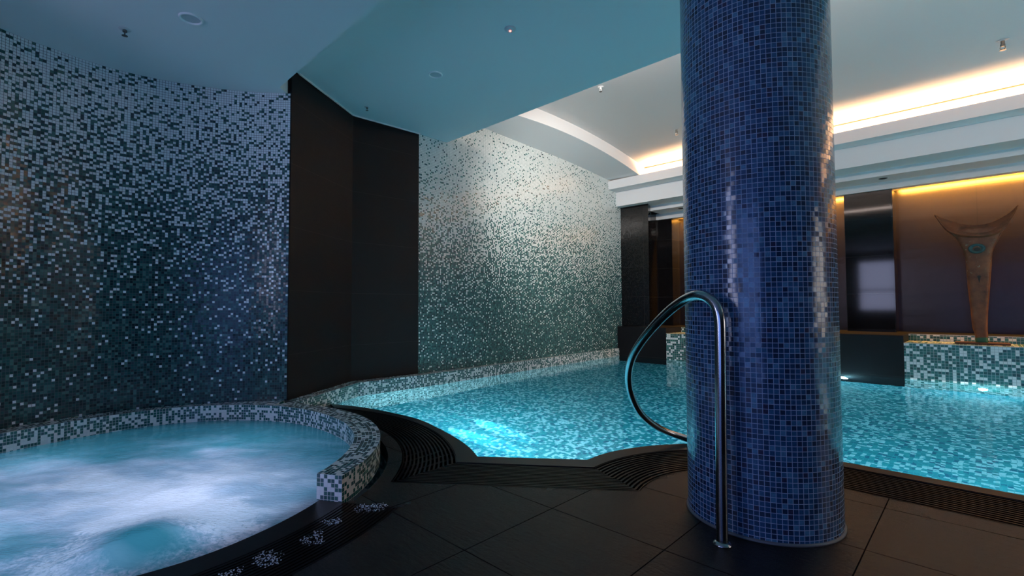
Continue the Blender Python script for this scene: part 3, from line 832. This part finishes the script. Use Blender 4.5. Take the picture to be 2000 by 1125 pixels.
# eye: patinated ring and dark hole on the front of the body
def front_disc(prof, x, z, sx=1, sz=1, y=SY-.088):
    mb = MB(); lathe(mb, prof, (0, 0, 0), 40)
    mb.V = [(x+v[0]*sx, y-v[2], z+v[1]*sz) for v in mb.V]
    return mb
eye = front_disc([(.085, -.02), (.085, .006), (.070, .020), (.055, .012), (.035, -.001), (.0, -.004)], -.018, SZ(1.715), 1, .78).build('eye_ring', M['patina'], root, smooth=True); eye.matrix_parent_inverse = inv
o = front_disc([(.030, -.02), (.030, .004), (.0, .006)], -.016, SZ(1.705), 1, .85).build('pupil', M['hole'], eye)
mb = MB(); zz = SZ(1.36); yy = SY-.0815
P = [(-.024, zz), (-.004, zz+.008), (.012, zz), (-.006, zz-.095)]
for yf in (yy,): mb.face([(x, yf, z) for x, z in reversed(P)], P)
for i in range(4):
    a, b = P[i], P[(i+1) % 4]; mb.face([(a[0], yy, a[1]), (b[0], yy, b[1]), (b[0], yy+.02, b[1]), (a[0], yy+.02, a[1])], [(0, 0)]*4)
mb.build('slit', M['hole'], root).matrix_parent_inverse = inv
mb = MB(); mb.box(-.265, .262, SY-.14, SY+.14, .468, .492)
mb.build('base_plate', M['plate'], root, bevel=.004).matrix_parent_inverse = inv

# ------------------------------------------------------------------ ceiling fixtures
def downlight(x, y, z, r, label):
    root = empty('downlight', (x, y, z), label, 'ceiling light', 'recessed discs in the ceiling')
    mb = MB(); lathe(mb, [(r*.78, .004), (r*.80, -.008), (r*.92, -.011), (r, -.005), (r, .004)], seg=48); mb.build('trim_ring', M['fixture'], root, smooth=True)
    mb = MB(); lathe(mb, [(0, -.001), (r*.5, -.0015), (r*.79, -.0005)], seg=48); mb.build('lens', M['fixture_lens'], root, smooth=True)
downlight(-3.897, .816, HS, .074, 'unlit round recessed light in the ceiling above the spa')
downlight(-3.745, 2.806, H, .070, 'unlit round recessed light in the ceiling ahead of the dark stone panel')
root = empty('smoke_detector', (-2.683, 2.759, H), 'round smoke detector with a glowing red light on the ceiling', 'smoke detector')
mb = MB(); lathe(mb, [(.047, 0), (.047, -.006), (.040, -.014), (.022, -.018), (0, -.018)], seg=40); mb.build('housing', M['fixture_lens'], root, smooth=True)
mb = MB(); lathe(mb, [(.010, -.017), (.009, -.022), (.0, -.025)], (.0, .0, 0), 16); tag(mb.build('indicator', M['red_led'], root, smooth=True), 'glowing red indicator')
def sprinkler(x, y, z, label, drop=.0, white=False, s=1.0, tilt=0):
    root = empty('sprinkler', (x, y, z), label, 'sprinkler', 'fire sprinklers in the ceilings')
    root.rotation_euler = (tilt, 0, 0)
    mt = M['sprinkler_white'] if white else M['sprinkler']
    mb = MB(); lathe(mb, [(.038*s, .0), (.036*s, -.003), (.016*s, -.006), (0, -.006)], seg=32); mb.build('escutcheon', M['fixture_lens'] if not white else mt, root, smooth=True)
    d = -.006-drop
    mb = MB(); lathe(mb, [(.011*s, 0), (.011*s, d), (.014*s, d-.004), (.014*s, d-.016*s), (.009*s, d-.018*s), (0, d-.018*s)], seg=20)
    for sx in (-1, 1): tube(mb, [(sx*.011*s, 0, d-.016*s), (sx*.014*s, 0, d-.028*s), (sx*.004*s, 0, d-.042*s)], .003*s, 8)
    mb.build('nozzle', mt, root)
    mb = MB(); lathe(mb, [(0, d-.040*s), (.018*s, d-.041*s), (.019*s, d-.044*s), (0, d-.045*s)], seg=20); mb.build('deflector', mt if not white else M['sprinkler'], root)
sprinkler(-4.39, .516, HS, 'fire sprinkler in the spa ceiling by the curved wall', white=False)
sprinkler(-4.916, 2.731, H, 'tiny fire sprinkler in the ceiling at the inner corner of the dark panel', s=.8)
sprinkler(-3.566, 5.396, vz(5.396), 'white fire sprinkler near the cove lit edge of the vaulted ceiling', .01, True, 1.1)
sprinkler(-3.45, 7.388, vz(7.388)+.004, 'chrome fire sprinkler on the vault just left of the blue column', .03, False, 1.3, .1)
sprinkler(.249, 7.365, vz(7.365)+.004, 'chrome fire sprinkler on the vault in the upper right', .03, False, 1.5, .1)
for x, lab in ((-1.017, 'dark small recessed spotlight under the stepped beams right of the column'), (-4.228, 'dark small recessed spotlight under the stepped beams left of the column')):
    root = empty('spotlight', (x, 9.2, 2.92), lab, 'ceiling light', 'small spotlights under the beams')
    mb = MB(); lathe(mb, [(.055, .003), (.055, -.003), (.042, -.005), (.038, .004)], seg=32); mb.build('trim_ring', M['fixture_dark'], root, smooth=True)
    mb = MB(); lathe(mb, [(0, -.001), (.040, -.001)], seg=32); mb.build('lens', M['hole'], root)
# underwater lamp in the ledge
def pool_lamp(x, y, z, nx, ny, label):
    root = empty('pool_lamp', (x, y, z), label, 'pool lamp', 'underwater lamps of the pool')
    root.rotation_euler = (PI/2, 0, math.atan2(nx, -ny))
    mb = MB(); lathe(mb, [(.062, 0), (.062, .012), (.050, .016), (.046, .010)], seg=40); mb.build('bezel', M['steel_ring'], root, smooth=True)
    mb = MB(); lathe(mb, [(0, .013), (.03, .012), (.047, .008)], seg=40); tag(mb.build('lens', M['uw_lens'], root, smooth=True), 'glowing lens')
pool_lamp(-.01, 8.55, -.38, 0, -1, 'bright underwater lamp glowing below the mosaic ledge of the sculpture')
pool_lamp(-1.50, 8.55, -.38, 0, -1, 'underwater lamp glowing beneath the black plinth at the right edge of the column')

# ------------------------------------------------------------------ lights
def light(name, typ, loc, power, color, rot=None, target=None, **kw):
    d = bpy.data.lights.new(name, typ); d.energy = power; d.color = color
    for a, b in kw.items(): setattr(d, a, b)
    o = bpy.data.objects.new(name, d); COL.objects.link(o); o.location = loc
    if target is not None:
        o.rotation_euler = (Vector(target)-Vector(loc)).to_track_quat('-Z', 'Y').to_euler()
    elif rot: o.rotation_euler = rot
    return o
def area(name, loc, power, color, target, sx, sy, spread=PI):
    o = light(name, 'AREA', loc, power, color, None, target, shape='RECTANGLE', size=sx, size_y=sy, spread=spread)
    return o
# cove strips (run along X)
Lx = XR-XA; mx = (XR+XA)/2
o = area('cove_strip_far', (mx, 8.365, 3.432), 400, (1, .52, .24), (mx, 8.365, 4), Lx, .09); o.rotation_euler = (PI, 0, 0)
o = area('cove_strip_near', (mx, 3.96, H+.145), 108, (1, .80, .72), (mx, 3.92, 5), Lx, .05); o.rotation_euler = (PI-.7, 0, 0)
# added spots, unseen above the near ceiling edge, to brighten the mosaic feature wall
for x, ty, tz, pw in ((-3.2, 6.0, 2.3, 55), (-2.5, 6.9, 2.2, 170), (-1.7, 7.6, 2.1, 300)):
    light('added_wall_spot', 'SPOT', (x, 4.05, 3.50), pw, (1, .95, .90), None, (-5.28, ty, tz), spot_size=math.radians(75), spot_blend=1.0, shadow_soft_size=.05)
# amber strip in the niche top
for x0, x1 in ((-4.5, -1.6), (-.9, XR-.1)):
    o = area('niche_strip', ((x0+x1)/2, 9.61, 2.850), 330*(x1-x0)/4.2, (1, .46, .07), None, x1-x0, .04); o.rotation_euler = (.6, 0, 0)
# added unseen strips that fill the pool with light, and lamps
PW = (.84, .95, .98)
def uw(x0, y0, x1, y1, nx, ny, pw):
    L = math.hypot(x1-x0, y1-y0); c = ((x0+x1)/2+nx*.02, (y0+y1)/2+ny*.02, -.14)
    d = bpy.data.lights.new('underwater_fill_strip', 'AREA'); d.shape = 'RECTANGLE'; d.size = L; d.size_y = .05; d.energy = pw; d.color = PW
    o = bpy.data.objects.new('underwater_fill_strip', d); COL.objects.link(o); o.location = c
    zdir = Vector((-nx, -ny, .12)).normalized(); xdir = Vector((x1-x0, y1-y0, 0)).normalized(); ydir = zdir.cross(xdir)
    o.rotation_euler = Matrix((xdir, ydir, zdir)).transposed().to_euler()
uw(XR-.02, 3.8, XR-.02, 8.5, -1, 0, 170)
uw(-.5, 3.70, XR, 3.70, 0, 1, 190)
uw(-4.3, 2.52, -2.9, 2.52, 0, 1, 55)
uw(-2.4, 2.22, -1.9, 2.62, -.6, .8, 15)
uw(-1.78, 3.05, -1.1, 3.66, -.7, .7, 26)
for x in (-.01, -1.45, 2.4, 5.0):
    light('pool_lamp_beam', 'POINT', (x, 8.42, -.38), 22, (.85, .97, 1), shadow_soft_size=.04)
# two narrow underwater beams raking the floor from the kerb below the feature wall
for p0, p1, pw in (((-5.02, 3.62, -.42), (-3.55, 3.40, PD), 1100), ((-5.02, 3.04, -.42), (-3.45, 3.06, PD), 1100)):
    light('pool_beam', 'SPOT', p0, pw, (.93, .98, 1), None, p1, spot_size=math.radians(9), spot_blend=.6, shadow_soft_size=.01)
# spa lamps below the foam
for a in (20, 110, 200, 300):
    p = pol(a, .75); light('spa_lamp', 'POINT', (p[0], p[1], -.40), 10, (.86, .88, 1), shadow_soft_size=.08)

# world: dark
w = bpy.data.worlds.new('World'); scene.world = w; w.use_nodes = True
w.node_tree.nodes['Background'].inputs[0].default_value = (.02, .03, .04, 1); w.node_tree.nodes['Background'].inputs[1].default_value = .3

# ------------------------------------------------------------------ camera
cd = bpy.data.cameras.new('camera'); cam = bpy.data.objects.new('camera', cd); COL.objects.link(cam)
cd.sensor_width = 36; cd.lens = 944*36/2000; cd.clip_start = .02; cd.clip_end = 100
R = Matrix(((.718025, .02822, .695445), (.696007, -.023679, -.717644), (-.003785, .999321, -.036644)))
cam.matrix_world = Matrix.Translation((0, 0, 1)) @ R.to_4x4()
scene.camera = cam

# ------------------------------------------------------------------ view and sampling
vs = scene.view_settings; vs.view_transform = 'Standard'; vs.look = 'None'; vs.gamma = 1; vs.exposure = 0; vs.use_curve_mapping = False
cy_ = scene.cycles
cy_.use_denoising = True; cy_.max_bounces = 10; cy_.diffuse_bounces = 5; cy_.glossy_bounces = 4; cy_.transmission_bounces = 6; cy_.transparent_max_bounces = 6
cy_.caustics_reflective = True; cy_.caustics_refractive = True; cy_.sample_clamp_indirect = 4
